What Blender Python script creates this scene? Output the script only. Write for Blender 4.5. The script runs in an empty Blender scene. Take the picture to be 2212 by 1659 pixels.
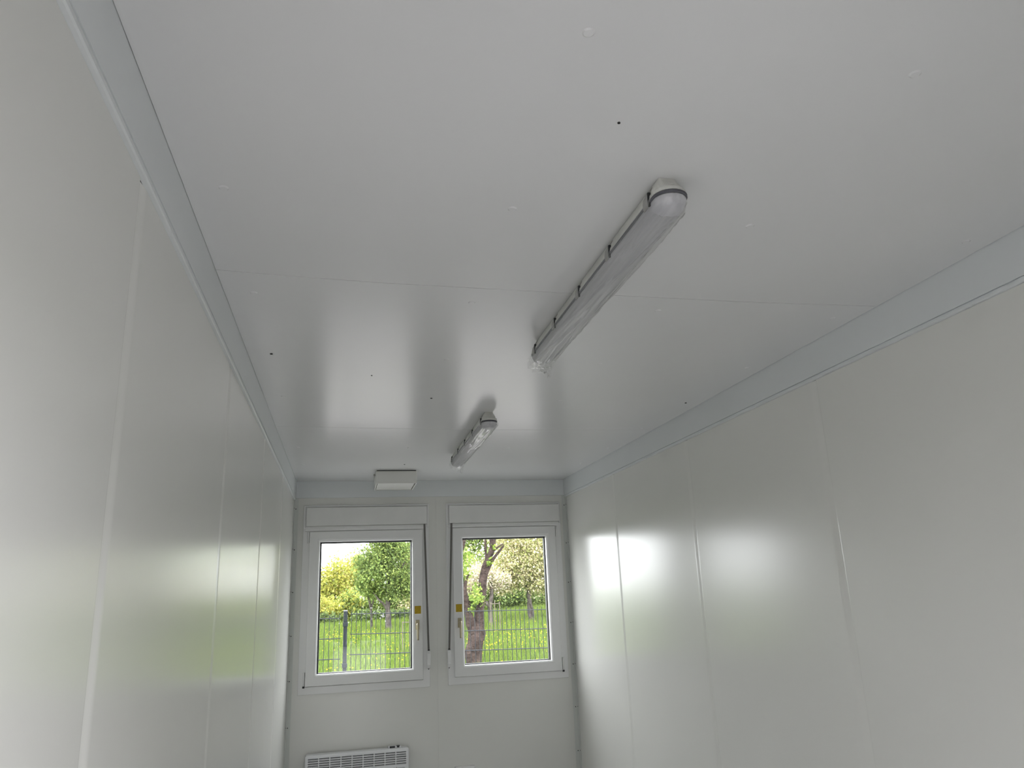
import bpy, bmesh, math, random
import numpy as np
from mathutils import Vector, Matrix, noise

random.seed(7)
RNG = np.random.default_rng(11)
sc = bpy.context.scene
COL = sc.collection

# ------------------------------------------------------------------ camera
H = 2.52            # ceiling height
W = 2.20            # clear width between the roof fascias
YB = -5.95          # end wall with the doorway the picture is taken from
cam_d = bpy.data.cameras.new('camera')
cam = bpy.data.objects.new('camera', cam_d)
COL.objects.link(cam)
yaw, pitch, roll = 0.22496628, 0.27311459, -0.04057656
F = Vector((math.sin(yaw)*math.cos(pitch), math.cos(yaw)*math.cos(pitch), math.sin(pitch)))
R = Vector((math.cos(yaw), -math.sin(yaw), 0))
U = R.cross(F)
R2 = math.cos(roll)*R + math.sin(roll)*U
U2 = -math.sin(roll)*R + math.cos(roll)*U
rotm = Matrix((R2, U2, -F)).transposed()
cam.matrix_world = Matrix.Translation((0.3749, -6.1635, 1.5914)) @ rotm.to_4x4()
cam_d.sensor_width = 36.0
cam_d.lens = 1620.624/2212*36.0
cam_d.clip_start = 0.02
cam_d.clip_end = 500
sc.camera = cam

# ------------------------------------------------------------------ world: bright overcast sky
world = bpy.data.worlds.new('overcast_sky')
sc.world = world
world.use_nodes = True
wn = world.node_tree.nodes
wn['Background'].inputs['Color'].default_value = (0.97, 0.96, 1.0, 1)
wn['Background'].inputs['Strength'].default_value = 1.0

def portal(name, loc, rx, sx, sy):          # guides sky light through an opening (emits nothing itself)
    l = bpy.data.lights.new(name, 'AREA')
    l.shape = 'RECTANGLE'; l.size = sx; l.size_y = sy
    l.cycles.is_portal = True
    o = bpy.data.objects.new(name, l)
    o.location = loc; o.rotation_euler = (rx, 0, 0)
    COL.objects.link(o)
portal('sky_portal', (0.555, 0.10, 1.555), -math.pi/2, 0.80, 1.06)
portal('sky_portal', (1.673, 0.10, 1.56), -math.pi/2, 0.80, 1.06)
portal('sky_portal', (0.645, YB-0.02, 1.0), math.pi/2, 0.81, 2.0)

vs = sc.view_settings
vs.view_transform = 'Standard'
vs.look = 'None'
vs.exposure = 3.32
vs.gamma = 1.0
vs.use_curve_mapping = False
sc.cycles.max_bounces = 14
sc.cycles.diffuse_bounces = 9
sc.cycles.glossy_bounces = 6
sc.cycles.transparent_max_bounces = 24
sc.cycles.use_denoising = True

# ------------------------------------------------------------------ helpers
WL = {}             # world location of every object made

def tag(o, label=None, cat=None, group=None, kind=None):
    if label: o['label'] = label
    if cat: o['category'] = cat
    if group: o['group'] = group
    if kind: o['kind'] = kind
    return o

def empty(name, loc, label=None, cat=None, group=None, kind=None):
    o = bpy.data.objects.new(name, None)
    o.empty_display_size = 0.05
    o.location = loc
    COL.objects.link(o)
    WL[o] = Vector(loc)
    return tag(o, label, cat, group, kind)

def link(name, me, wloc, parent=None, rot=None):
    o = bpy.data.objects.new(name, me)
    COL.objects.link(o)
    w = Vector(wloc)
    if parent is not None:
        o.parent = parent
        o.location = w - WL[parent]
    else:
        o.location = w
    if rot is not None: o.rotation_euler = rot
    WL[o] = w
    return o

def mesh_from(name, verts, faces, mat, smooth=False):
    me = bpy.data.meshes.new(name)
    me.from_pydata([tuple(v) for v in verts], [], faces)
    me.validate()
    bm = bmesh.new(); bm.from_mesh(me)
    bmesh.ops.recalc_face_normals(bm, faces=bm.faces)
    bm.to_mesh(me); bm.free()
    if mat: me.materials.append(mat)
    if smooth: me.shade_smooth()
    return me

def obj(name, verts, faces, mat, parent=None, smooth=False):
    v = np.array(verts, float)
    c = (v.min(0)+v.max(0))/2
    me = mesh_from(name, v-c, faces, mat, smooth)
    return link(name, me, c, parent)

def from_bm(name, bm, mat, parent=None, smooth=False):
    bmesh.ops.recalc_face_normals(bm, faces=bm.faces)
    v = np.array([q.co[:] for q in bm.verts])
    c = Vector((v.min(0)+v.max(0))/2)
    bmesh.ops.translate(bm, verts=bm.verts, vec=-c)
    me = bpy.data.meshes.new(name)
    bm.to_mesh(me); bm.free()
    me.materials.append(mat)
    if smooth: me.shade_smooth()
    return link(name, me, c, parent)

def bm_box(bm, x0, x1, y0, y1, z0, z1):
    vs_ = [bm.verts.new(p) for p in ((x0,y0,z0),(x1,y0,z0),(x1,y1,z0),(x0,y1,z0),(x0,y0,z1),(x1,y0,z1),(x1,y1,z1),(x0,y1,z1))]
    for f in ((0,3,2,1),(4,5,6,7),(0,1,5,4),(1,2,6,5),(2,3,7,6),(3,0,4,7)):
        bm.faces.new([vs_[i] for i in f])
    return vs_

def box(name, x0, x1, y0, y1, z0, z1, mat, parent=None, bev=0.0, seg=2):
    bm = bmesh.new()
    bm_box(bm, x0, x1, y0, y1, z0, z1)
    if bev > 0:
        bmesh.ops.bevel(bm, geom=list(bm.edges), offset=bev, segments=seg, profile=0.5, affect='EDGES')
    return from_bm(name, bm, mat, parent)

def ring(name, x0, x1, z0, z1, prof, mat, parent=None):
    """closed profile [(inward offset, y)] swept round a rectangle with mitred corners"""
    verts = []; faces = []; n = len(prof)
    for cx, cz, sx, sz in ((x0,z0,1,1),(x1,z0,-1,1),(x1,z1,-1,-1),(x0,z1,1,-1)):
        for o_, y in prof:
            verts.append((cx+sx*o_, y, cz+sz*o_))
    for k in range(4):
        a, b = k*n, ((k+1) % 4)*n
        for i in range(n):
            j = (i+1) % n
            faces.append((a+i, a+j, b+j, b+i))
    return obj(name, verts, faces, mat, parent)

def extrude_z(name, poly, z0, z1, mat, parent=None, smooth=False):
    n = len(poly)
    verts = [(x, y, z0) for x, y in poly] + [(x, y, z1) for x, y in poly]
    faces = [tuple(range(n)), tuple(range(n, 2*n))] + [(i, (i+1) % n, n+(i+1) % n, n+i) for i in range(n)]
    return obj(name, verts, faces, mat, parent, smooth)

def cyl_mesh(name, r, h, mat, seg=12, r2=None):
    bm = bmesh.new()
    bmesh.ops.create_cone(bm, cap_ends=True, segments=seg, radius1=r, radius2=r if r2 is None else r2, depth=h)
    me = bpy.data.meshes.new(name); bm.to_mesh(me); bm.free(); me.materials.append(mat)
    return me

def catmull(pts, sub=5):
    p = [np.array(q, float) for q in pts]
    p = [2*p[0]-p[1]] + p + [2*p[-1]-p[-2]]
    out = []
    for i in range(1, len(p)-2):
        for s in range(sub):
            t = s/sub
            out.append(0.5*((2*p[i])+(-p[i-1]+p[i+1])*t+(2*p[i-1]-5*p[i]+4*p[i+1]-p[i+2])*t*t+(-p[i-1]+3*p[i]-3*p[i+1]+p[i+2])*t**3))
    out.append(p[-2])
    return out

def tube_geo(pts, seg=10, wob=0.0, sub=5, flat=None):
    c = catmull(pts, sub)
    verts = []; faces = []
    for k, q in enumerate(c):
        a = c[max(k-1,0)][:3]; b = c[min(k+1,len(c)-1)][:3]
        t = Vector(b-a).normalized()
        ref = Vector((0,1,0)) if abs(t.y) < 0.9 else Vector((1,0,0))
        u = t.cross(ref).normalized(); v = t.cross(u)
        for s in range(seg):
            an = 2*math.pi*s/seg
            r = q[3]
            if wob:
                r *= 1+wob*noise.noise(Vector((q[0]*2+math.cos(an)*1.3, math.sin(an)*1.3, q[2]*3.0)))
            verts.append(Vector(q[:3])+u*(r*math.cos(an))+v*(r*math.sin(an)))
    for k in range(len(c)-1):
        for s in range(seg):
            faces.append((k*seg+s, k*seg+(s+1) % seg, (k+1)*seg+(s+1) % seg, (k+1)*seg+s))
    faces.append(tuple(range(seg))); faces.append(tuple((len(c)-1)*seg+s for s in range(seg)))
    return verts, faces

def tube(name, pts, mat, parent=None, seg=10, wob=0.0, sub=5):
    v, f = tube_geo(pts, seg, wob, sub)
    return obj(name, v, f, mat, parent, True)

# ------------------------------------------------------------------ materials
def pm(name, col, rough=0.5, metal=0.0, spec=0.5, mottle=0.0, mscale=3.0, bump=0.0, bscale=200.0, bdist=0.001):
    m = bpy.data.materials.new(name); m.use_nodes = True
    nt = m.node_tree; b = nt.nodes['Principled BSDF']
    b.inputs['Base Color'].default_value = (*col, 1)
    b.inputs['Roughness'].default_value = rough
    b.inputs['Metallic'].default_value = metal
    b.inputs['Specular IOR Level'].default_value = spec
    tc = nt.nodes.new('ShaderNodeTexCoord')
    if mottle:
        n = nt.nodes.new('ShaderNodeTexNoise'); n.inputs['Scale'].default_value = mscale; n.inputs['Detail'].default_value = 5
        nt.links.new(tc.outputs['Object'], n.inputs['Vector'])
        r = nt.nodes.new('ShaderNodeValToRGB')
        r.color_ramp.elements[0].position = 0.3; r.color_ramp.elements[1].position = 0.7
        r.color_ramp.elements[0].color = (*[c*(1-mottle) for c in col], 1)
        r.color_ramp.elements[1].color = (*[min(1, c*(1+mottle)) for c in col], 1)
        nt.links.new(n.outputs['Fac'], r.inputs['Fac'])
        nt.links.new(r.outputs['Color'], b.inputs['Base Color'])
    if bump:
        n2 = nt.nodes.new('ShaderNodeTexNoise'); n2.inputs['Scale'].default_value = bscale; n2.inputs['Detail'].default_value = 3
        nt.links.new(tc.outputs['Object'], n2.inputs['Vector'])
        bp = nt.nodes.new('ShaderNodeBump'); bp.inputs['Strength'].default_value = bump; bp.inputs['Distance'].default_value = bdist
        nt.links.new(n2.outputs['Fac'], bp.inputs['Height'])
        nt.links.new(bp.outputs['Normal'], b.inputs['Normal'])
    return m

M_wall = pm('painted_steel_wall', (0.74, 0.74, 0.71), 0.22, mottle=0.012, mscale=1.2)
M_ceil = pm('painted_steel_ceiling', (0.735, 0.737, 0.742), 0.21, mottle=0.015, mscale=1.4)
M_fascia = pm('painted_steel_fascia', (0.71, 0.735, 0.745), 0.40, mottle=0.012)
M_floor = pm('vinyl_floor', (0.42, 0.42, 0.41), 0.45, mottle=0.12, mscale=12)
M_core = pm('panel_core', (0.03, 0.03, 0.03), 0.9, mottle=0.05)
M_pvc = pm('white_pvc', (0.78, 0.78, 0.78), 0.28, mottle=0.01)
M_pvc_box = pm('white_pvc_matt', (0.74, 0.74, 0.73), 0.4, mottle=0.03, mscale=6)
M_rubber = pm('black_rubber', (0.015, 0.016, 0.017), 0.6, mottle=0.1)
M_strap = pm('grey_woven_strap', (0.16, 0.155, 0.145), 0.85, mottle=0.15, mscale=300)
M_brass = pm('champagne_metal', (0.42, 0.37, 0.26), 0.28, metal=0.7, mottle=0.04, mscale=30)
M_screw = pm('dark_screw_steel', (0.06, 0.06, 0.06), 0.4, metal=0.6, mottle=0.1)
M_speck = pm('dark_dirt', (0.02, 0.02, 0.02), 0.8, mottle=0.2)
M_heater = pm('heater_white_enamel', (0.80, 0.81, 0.83), 0.32, mottle=0.01)
M_heater_in = pm('heater_dark_inside', (0.022, 0.023, 0.027), 0.6, mottle=0.1)
M_print = pm('grey_print', (0.22, 0.22, 0.24), 0.5, mottle=0.05)
M_vent = pm('vent_plastic', (0.72, 0.72, 0.69), 0.4, mottle=0.015)
M_lamp_body = pm('lamp_grey_housing', (0.66, 0.66, 0.62), 0.45, mottle=0.10, mscale=14)
M_clip = pm('lamp_clip_plastic', (0.36, 0.355, 0.34), 0.35, mottle=0.04)
M_gasket = pm('lamp_gasket', (0.10, 0.10, 0.115), 0.5, mottle=0.1)
M_anth = pm('anthracite_coating', (0.007, 0.010, 0.016), 0.45, spec=0.3, mottle=0.06)
M_cap_white = pm('pale_plastic', (0.12, 0.12, 0.125), 0.4, mottle=0.03)
M_bark = pm('bark', (0.045, 0.032, 0.028), 0.95, spec=0.1, mottle=0.55, mscale=9, bump=0.9, bscale=18, bdist=0.05)
M_bark_pale = pm('pale_bark', (0.085, 0.072, 0.066), 0.95, spec=0.1, mottle=0.5, mscale=9, bump=0.8, bscale=18, bdist=0.04)
M_gravel = pm('gravel', (0.27, 0.265, 0.26), 0.95, mottle=0.35, mscale=25)
M_track = pm('gravel_track', (0.155, 0.145, 0.14), 0.95, mottle=0.35, mscale=20)
M_corner = pm('corner_angle_paint', (0.62, 0.64, 0.615), 0.35, mottle=0.02)
M_wood = pm('pale_wood', (0.10, 0.085, 0.06), 0.7, mottle=0.15, mscale=20)

def glass_mat():
    m = bpy.data.materials.new('window_glass'); m.use_nodes = True
    nt = m.node_tree; nt.nodes.remove(nt.nodes['Principled BSDF'])
    out = nt.nodes['Material Output']
    tr = nt.nodes.new('ShaderNodeBsdfTransparent'); tr.inputs['Color'].default_value = (0.95, 0.97, 0.96, 1)
    gl = nt.nodes.new('ShaderNodeBsdfGlossy'); gl.inputs['Roughness'].default_value = 0.0
    lw = nt.nodes.new('ShaderNodeLayerWeight'); lw.inputs['Blend'].default_value = 0.5
    pw = nt.nodes.new('ShaderNodeMath'); pw.operation = 'POWER'; pw.inputs[1].default_value = 5
    ma = nt.nodes.new('ShaderNodeMath'); ma.operation = 'MULTIPLY_ADD'; ma.inputs[1].default_value = 0.96; ma.inputs[2].default_value = 0.04
    mx = nt.nodes.new('ShaderNodeMixShader')
    nt.links.new(lw.outputs['Facing'], pw.inputs[0]); nt.links.new(pw.outputs[0], ma.inputs[0])
    nt.links.new(ma.outputs[0], mx.inputs['Fac'])
    nt.links.new(tr.outputs[0], mx.inputs[1]); nt.links.new(gl.outputs[0], mx.inputs[2])
    nt.links.new(mx.outputs[0], out.inputs['Surface'])
    return m
M_glass = glass_mat()

def film_mat():
    m = bpy.data.materials.new('clear_plastic_film'); m.use_nodes = True
    nt = m.node_tree; nt.nodes.remove(nt.nodes['Principled BSDF'])
    out = nt.nodes['Material Output']
    tr = nt.nodes.new('ShaderNodeBsdfTransparent'); tr.inputs['Color'].default_value = (0.985, 0.985, 0.985, 1)
    gl = nt.nodes.new('ShaderNodeBsdfGlossy'); gl.inputs['Roughness'].default_value = 0.09
    lw = nt.nodes.new('ShaderNodeLayerWeight'); lw.inputs['Blend'].default_value = 0.5
    pw = nt.nodes.new('ShaderNodeMath'); pw.operation = 'POWER'; pw.inputs[1].default_value = 3
    ma = nt.nodes.new('ShaderNodeMath'); ma.operation = 'MULTIPLY_ADD'; ma.inputs[1].default_value = 0.32; ma.inputs[2].default_value = 0.15
    mx = nt.nodes.new('ShaderNodeMixShader')
    nt.links.new(lw.outputs['Facing'], pw.inputs[0]); nt.links.new(pw.outputs[0], ma.inputs[0])
    nt.links.new(ma.outputs[0], mx.inputs['Fac'])
    nt.links.new(tr.outputs[0], mx.inputs[1]); nt.links.new(gl.outputs[0], mx.inputs[2])
    nt.links.new(mx.outputs[0], out.inputs['Surface'])
    return m
M_film = film_mat()

def diffuser_mat():
    m = pm('ribbed_diffuser', (0.50, 0.50, 0.52), 0.32)
    nt = m.node_tree; b = nt.nodes['Principled BSDF']
    tc = nt.nodes.new('ShaderNodeTexCoord')
    mp = nt.nodes.new('ShaderNodeMapping'); mp.inputs['Scale'].default_value = (60, 2.2, 60)
    n = nt.nodes.new('ShaderNodeTexNoise'); n.inputs['Scale'].default_value = 1.0; n.inputs['Detail'].default_value = 6
    nt.links.new(tc.outputs['Object'], mp.inputs['Vector']); nt.links.new(mp.outputs[0], n.inputs['Vector'])
    r = nt.nodes.new('ShaderNodeValToRGB')
    r.color_ramp.elements[0].position = 0.3; r.color_ramp.elements[0].color = (0.43, 0.43, 0.455, 1)
    r.color_ramp.elements[1].position = 0.72; r.color_ramp.elements[1].color = (0.60, 0.60, 0.615, 1)
    nt.links.new(n.outputs['Fac'], r.inputs['Fac']); nt.links.new(r.outputs['Color'], b.inputs['Base Color'])
    return m
M_diff = diffuser_mat()

def sticker_mat():
    m = pm('yellow_sticker', (0.60, 0.40, 0.0), 0.5)
    nt = m.node_tree; b = nt.nodes['Principled BSDF']
    tc = nt.nodes.new('ShaderNodeTexCoord')
    sp = nt.nodes.new('ShaderNodeSeparateXYZ'); nt.links.new(tc.outputs['Generated'], sp.inputs[0])
    mu = nt.nodes.new('ShaderNodeMath'); mu.operation = 'MULTIPLY'; mu.inputs[1].default_value = 11.0
    fr = nt.nodes.new('ShaderNodeMath'); fr.operation = 'FRACT'
    gt = nt.nodes.new('ShaderNodeMath'); gt.operation = 'GREATER_THAN'; gt.inputs[1].default_value = 0.45
    nt.links.new(sp.outputs['Z'], mu.inputs[0]); nt.links.new(mu.outputs[0], fr.inputs[0]); nt.links.new(fr.outputs[0], gt.inputs[0])
    n = nt.nodes.new('ShaderNodeTexNoise'); n.inputs['Scale'].default_value = 14
    nt.links.new(tc.outputs['Generated'], n.inputs['Vector'])
    g2 = nt.nodes.new('ShaderNodeMath'); g2.operation = 'GREATER_THAN'; g2.inputs[1].default_value = 0.45
    nt.links.new(n.outputs['Fac'], g2.inputs[0])
    mm = nt.nodes.new('ShaderNodeMath'); mm.operation = 'MULTIPLY'
    nt.links.new(gt.outputs[0], mm.inputs[0]); nt.links.new(g2.outputs[0], mm.inputs[1])
    mx = nt.nodes.new('ShaderNodeMix'); mx.data_type = 'RGBA'
    mx.inputs['A'].default_value = (0.62, 0.42, 0.0, 1); mx.inputs['B'].default_value = (0.20, 0.13, 0.0, 1)
    nt.links.new(mm.outputs[0], mx.inputs['Factor']); nt.links.new(mx.outputs['Result'], b.inputs['Base Color'])
    return m
M_sticker = sticker_mat()

def leaf_mat(name, trans=0.35):
    m = bpy.data.materials.new(name); m.use_nodes = True
    nt = m.node_tree; b = nt.nodes['Principled BSDF']; out = nt.nodes['Material Output']
    at = nt.nodes.new('ShaderNodeAttribute'); at.attribute_name = 'hue'
    nt.links.new(at.outputs['Color'], b.inputs['Base Color'])
    b.inputs['Roughness'].default_value = 0.7
    b.inputs['Specular IOR Level'].default_value = 0.15
    tl = nt.nodes.new('ShaderNodeBsdfTranslucent'); nt.links.new(at.outputs['Color'], tl.inputs['Color'])
    mx = nt.nodes.new('ShaderNodeMixShader'); mx.inputs['Fac'].default_value = trans
    nt.links.new(b.outputs[0], mx.inputs[1]); nt.links.new(tl.outputs[0], mx.inputs[2])
    nt.links.new(mx.outputs[0], out.inputs['Surface'])
    return m
M_leaf = leaf_mat('foliage')
M_blade = leaf_mat('grass_blades', 0.25)

def ground_mat():
    m = pm('meadow_soil_grass', (0.06, 0.12, 0.012), 0.95, spec=0.1)
    nt = m.node_tree; b = nt.nodes['Principled BSDF']
    tc = nt.nodes.new('ShaderNodeTexCoord')
    n = nt.nodes.new('ShaderNodeTexNoise'); n.inputs['Scale'].default_value = 0.8; n.inputs['Detail'].default_value = 9; n.inputs['Roughness'].default_value = 0.7
    nt.links.new(tc.outputs['Object'], n.inputs['Vector'])
    r = nt.nodes.new('ShaderNodeValToRGB')
    r.color_ramp.elements[0].position = 0.35; r.color_ramp.elements[0].color = (0.058, 0.094, 0.014, 1)
    r.color_ramp.elements[1].position = 0.68; r.color_ramp.elements[1].color = (0.100, 0.142, 0.022, 1)
    nt.links.new(n.outputs['Fac'], r.inputs['Fac']); nt.links.new(r.outputs['Color'], b.inputs['Base Color'])
    return m
M_ground = ground_mat()

# ------------------------------------------------------------------ room shell
XL, XR, YF = -0.012, 2.212, 0.010      # inner faces of the panel walls
ZP = 2.372                             # top of the visible panels (under the fascia lip)
PITCH = 1.195
box('floor', XL-0.10, XR+0.10, YB-0.10, YF+0.10, -0.12, 0.0, M_floor)
tag(bpy.data.objects['floor'], 'grey vinyl floor of the container room', 'floor', kind='structure')

def side_wall(name, x, s, label):
    """s = +1: room lies towards +x. Backing slab plus ribbed panels"""
    w = box(name, min(x-s*0.10, x-s*0.032), max(x-s*0.10, x-s*0.032), YB-0.10, YF+0.10, 0, H+0.06, M_core)
    tag(w, label, 'wall', kind='structure')
    seams = [YF-0.002]
    y = -1.207
    while y > YB:
        seams.append(y); y -= PITCH
    seams.append(YB)
    for k in range(len(seams)-1):
        b, a = seams[k], seams[k+1]
        prof = [(-0.030, a+0.0013), (-0.0045, a+0.0013)]
        for i in range(0, 9):
            t = i/8
            prof.append((-0.0042*(1+math.cos(math.pi*t))/2, a+0.0016+0.044*t))
        prof += [(0.0, b-0.006), (-0.0006, b-0.003), (-0.0022, b-0.0016), (-0.005, b-0.0013), (-0.030, b-0.0013)]
        extrude_z('wall_panel', [(x+s*d, yy) for d, yy in prof], 0.0, ZP, M_wall, w)
    return w
wall_l = side_wall('wall_left', XL, 1, 'pale grey panel wall on the left with vertical joints')
wall_r = side_wall('wall_right', XR, -1, 'pale grey panel wall on the right with vertical joints')

# far wall with two window openings
WIN = [(0.0645, 1.0455, 0.934, 2.3285), (1.187, 2.152, 0.936, 2.3285)]     # outer frame rectangles
def holed(name, x0, x1, z0, z1, hx0, hx1, hz0, hz1, y0, y1, mat, parent=None):
    o_ = [(x0,z0),(x1,z0),(x1,z1),(x0,z1)]; i_ = [(hx0,hz0),(hx1,hz0),(hx1,hz1),(hx0,hz1)]
    verts = [(x,y0,z) for x,z in o_+i_]+[(x,y1,z) for x,z in o_+i_]
    faces = []
    for k in range(4):
        j = (k+1) % 4
        faces += [(k,j,4+j,4+k),(8+k,8+j,12+j,12+k),(k,j,8+j,8+k),(4+k,4+j,12+j,12+k)]
    return obj(name, verts, faces, mat, parent)
wall_b = empty('wall_back', (1.1, 0.05, 0), 'pale grey end wall holding the two windows', 'wall', kind='structure')
for (wx0, wx1, wz0, wz1), (px0, px1) in zip(WIN, ((XL-0.0, 1.094), (1.1065, XR))):
    holed('wall_panel', px0, px1, 0, H+0.05, wx0+0.02, wx1-0.02, wz0+0.02, wz1-0.02, YF, YF+0.075, M_wall, wall_b)
box('joint_strip', 1.0942, 1.1063, YF+0.0012, YF+0.075, 0, H+0.05, M_wall, wall_b)

# wall behind the camera with an open doorway
DX0, DX1, DZ = 0.24, 1.05, 2.00
wall_f = empty('wall_front', (1.1, YB, 0), 'pale grey end wall with the doorway behind the camera', 'wall', kind='structure')
box('wall_panel', XL-0.1, DX0, YB-0.08, YB, 0, H+0.05, M_wall, wall_f)
box('wall_panel', DX1, XR+0.1, YB-0.08, YB, 0, H+0.05, M_wall, wall_f)
box('wall_panel', DX0, DX1, YB-0.08, YB, DZ, H+0.05, M_wall, wall_f)
door = empty('door_1', (0.645, YB-0.04, 0), 'white steel door standing open in the end wall', 'door', kind='structure')
box('door_frame', DX0-0.04, DX0+0.012, YB-0.09, YB+0.012, 0, DZ+0.04, M_pvc, door, 0.003)
box('door_frame', DX1-0.012, DX1+0.04, YB-0.09, YB+0.012, 0, DZ+0.04, M_pvc, door, 0.003)
box('door_frame', DX0+0.0125, DX1-0.0125, YB-0.09, YB+0.012, DZ-0.012, DZ+0.04, M_pvc, door, 0.003)
leaf = box('door_leaf', DX0-0.065, DX0-0.02, YB-0.90, YB-0.095, 0.02, DZ, M_pvc, door, 0.003)  # unseen leaf, set on this side to cut light on the right wall
link('door_handle', cyl_mesh('door_handle', 0.01, 0.13, M_brass), (DX0+0.01, YB-0.84, 1.05), leaf, (math.pi/2, 0, 0))

# ceiling: slab above, three sheets below with open hairline joints
ceil = box('ceiling', XL-0.1, XR+0.1, YB-0.1, YF+0.1, H+0.02, H+0.12, M_core)
tag(ceil, 'smooth pale grey sheet ceiling with hairline cross joints', 'ceiling', kind='structure')
s1 = [(0.0012,-4.053),(0.24,-4.032),(0.5,-4.016),(1.09,-4.008),(1.71,-4.006),(2.1975,-4.024)]
s2 = [(0.0012,-2.013),(0.25,-1.99),(0.51,-1.975),(1.05,-1.964),(1.59,-1.963),(2.1975,-1.984)]
e0 = [(0.0012,YB),(2.1975,YB)]; e1 = [(0.0012,-0.001),(2.1975,-0.001)]
for lo, hi in ((e0,s1),(s1,s2),(s2,e1)):
    g = 0.0017
    poly = [(x,y+g) for x,y in lo]+[(x,y-g) for x,y in reversed(hi)]
    extrude_z('ceiling_sheet', poly, H, H+0.019, M_ceil, ceil)
cap_me = bpy.data.meshes.new('screw_cap')
bm = bmesh.new(); bmesh.ops.create_cone(bm, cap_ends=True, segments=18, radius1=0.0085, radius2=0.012, depth=0.0024)
bm.to_mesh(cap_me); bm.free(); cap_me.materials.append(M_ceil)
scr_me = cyl_mesh('screw', 0.0052, 0.003, M_speck, 10)
bare = {(0.088, -3.285), (0.775, -2.655), (0.79, -0.785), (2.107, -2.646)}
for cx in (0.088, 0.77, 1.425, 2.112):
    for cy in (-5.77, -5.14, -4.52, -3.893, -3.27, -2.645, -1.405, -0.785):
        hit = [q for q in bare if abs(q[0]-cx) < 0.05 and abs(q[1]-cy) < 0.05]
        if hit: link('screw', scr_me, (*hit[0], H-0.0012), ceil)
        else: link('screw_cap', cap_me, (cx, cy, H-0.0011), ceil)
link('screw_cap', cap_me, (2.107, -2.031, H-0.0011), ceil)
for q in ((0.478, -3.02), (0.912, -4.903)):
    link('dirt_speck', cyl_mesh('dirt_speck', 0.0032, 0.002, M_speck, 7), (*q, H-0.001), ceil)

# roof fascias with a grooved lip below
ZF = 2.388
def side_fascia(name, x, s, label):
    p = [(0.0,H+0.018),(0.0,ZF+0.0),(-0.006,ZF),(-0.006,ZF-0.0035),(-0.0015,ZF-0.0035),(-0.001,ZF-0.0135),(-0.004,ZF-0.0155),(-0.0145,ZF-0.0155),(-0.0145,H+0.018)]
    y0, y1 = YB+0.001, YF-0.0105
    n = len(p)
    verts = [(x+s*d, y0, z) for d, z in p]+[(x+s*d, y1, z) for d, z in p]
    faces = [tuple(range(n)), tuple(range(n,2*n))]+[(i,(i+1) % n,n+(i+1) % n,n+i) for i in range(n)]
    o = obj(name, verts, faces, M_fascia)
    return tag(o, label, 'trim', kind='structure')
side_fascia('trim_1', 0.0, 1, 'pale fascia strip along the top of the left wall')
side_fascia('trim_2', W, -1, 'pale fascia strip along the top of the right wall')
tag(box('trim_3', 0.0008, W-0.0008, 0.0, YF+0.0, ZF, H+0.018, M_fascia, None, 0.0008, 1), 'pale fascia strip above the two windows', 'trim', kind='structure')

# screwed corner angles on either side of the end wall
shead = bpy.data.meshes.new('screw_head')
bm = bmesh.new(); bmesh.ops.create_uvsphere(bm, u_segments=10, v_segments=6, radius=0.0042)
bmesh.ops.scale(bm, vec=(1,0.5,1), verts=bm.verts); bm.to_mesh(shead); bm.free(); shead.materials.append(M_screw); shead.shade_smooth()
for nm, x, s, lab in (('trim_4', XL, 1, 'screwed corner angle left of the left window'), ('trim_5', XR, -1, 'screwed corner angle right of the right window')):
    L = [(x+s*0.0006,YF-0.0006),(x+s*0.034,YF-0.0006),(x+s*0.034,YF-0.0024),(x+s*0.0042,YF-0.0024),(x+s*0.0028,YF-0.004),(x+s*0.0028,YF-0.036),(x+s*0.0006,YF-0.036)]
    o = extrude_z(nm, L, 0.0, ZF-0.001, M_corner)
    tag(o, lab, 'trim', kind='structure')
    for z in (2.304, 1.989, 1.670, 1.352, 1.033, 0.715, 0.397, 0.079):
        link('screw', shead, (x+s*0.0145, YF-0.0030, z), o)
        link('screw', shead, (x+s*0.0034, YF-0.024, z+0.004), o, (0,0,math.pi/2))

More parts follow.
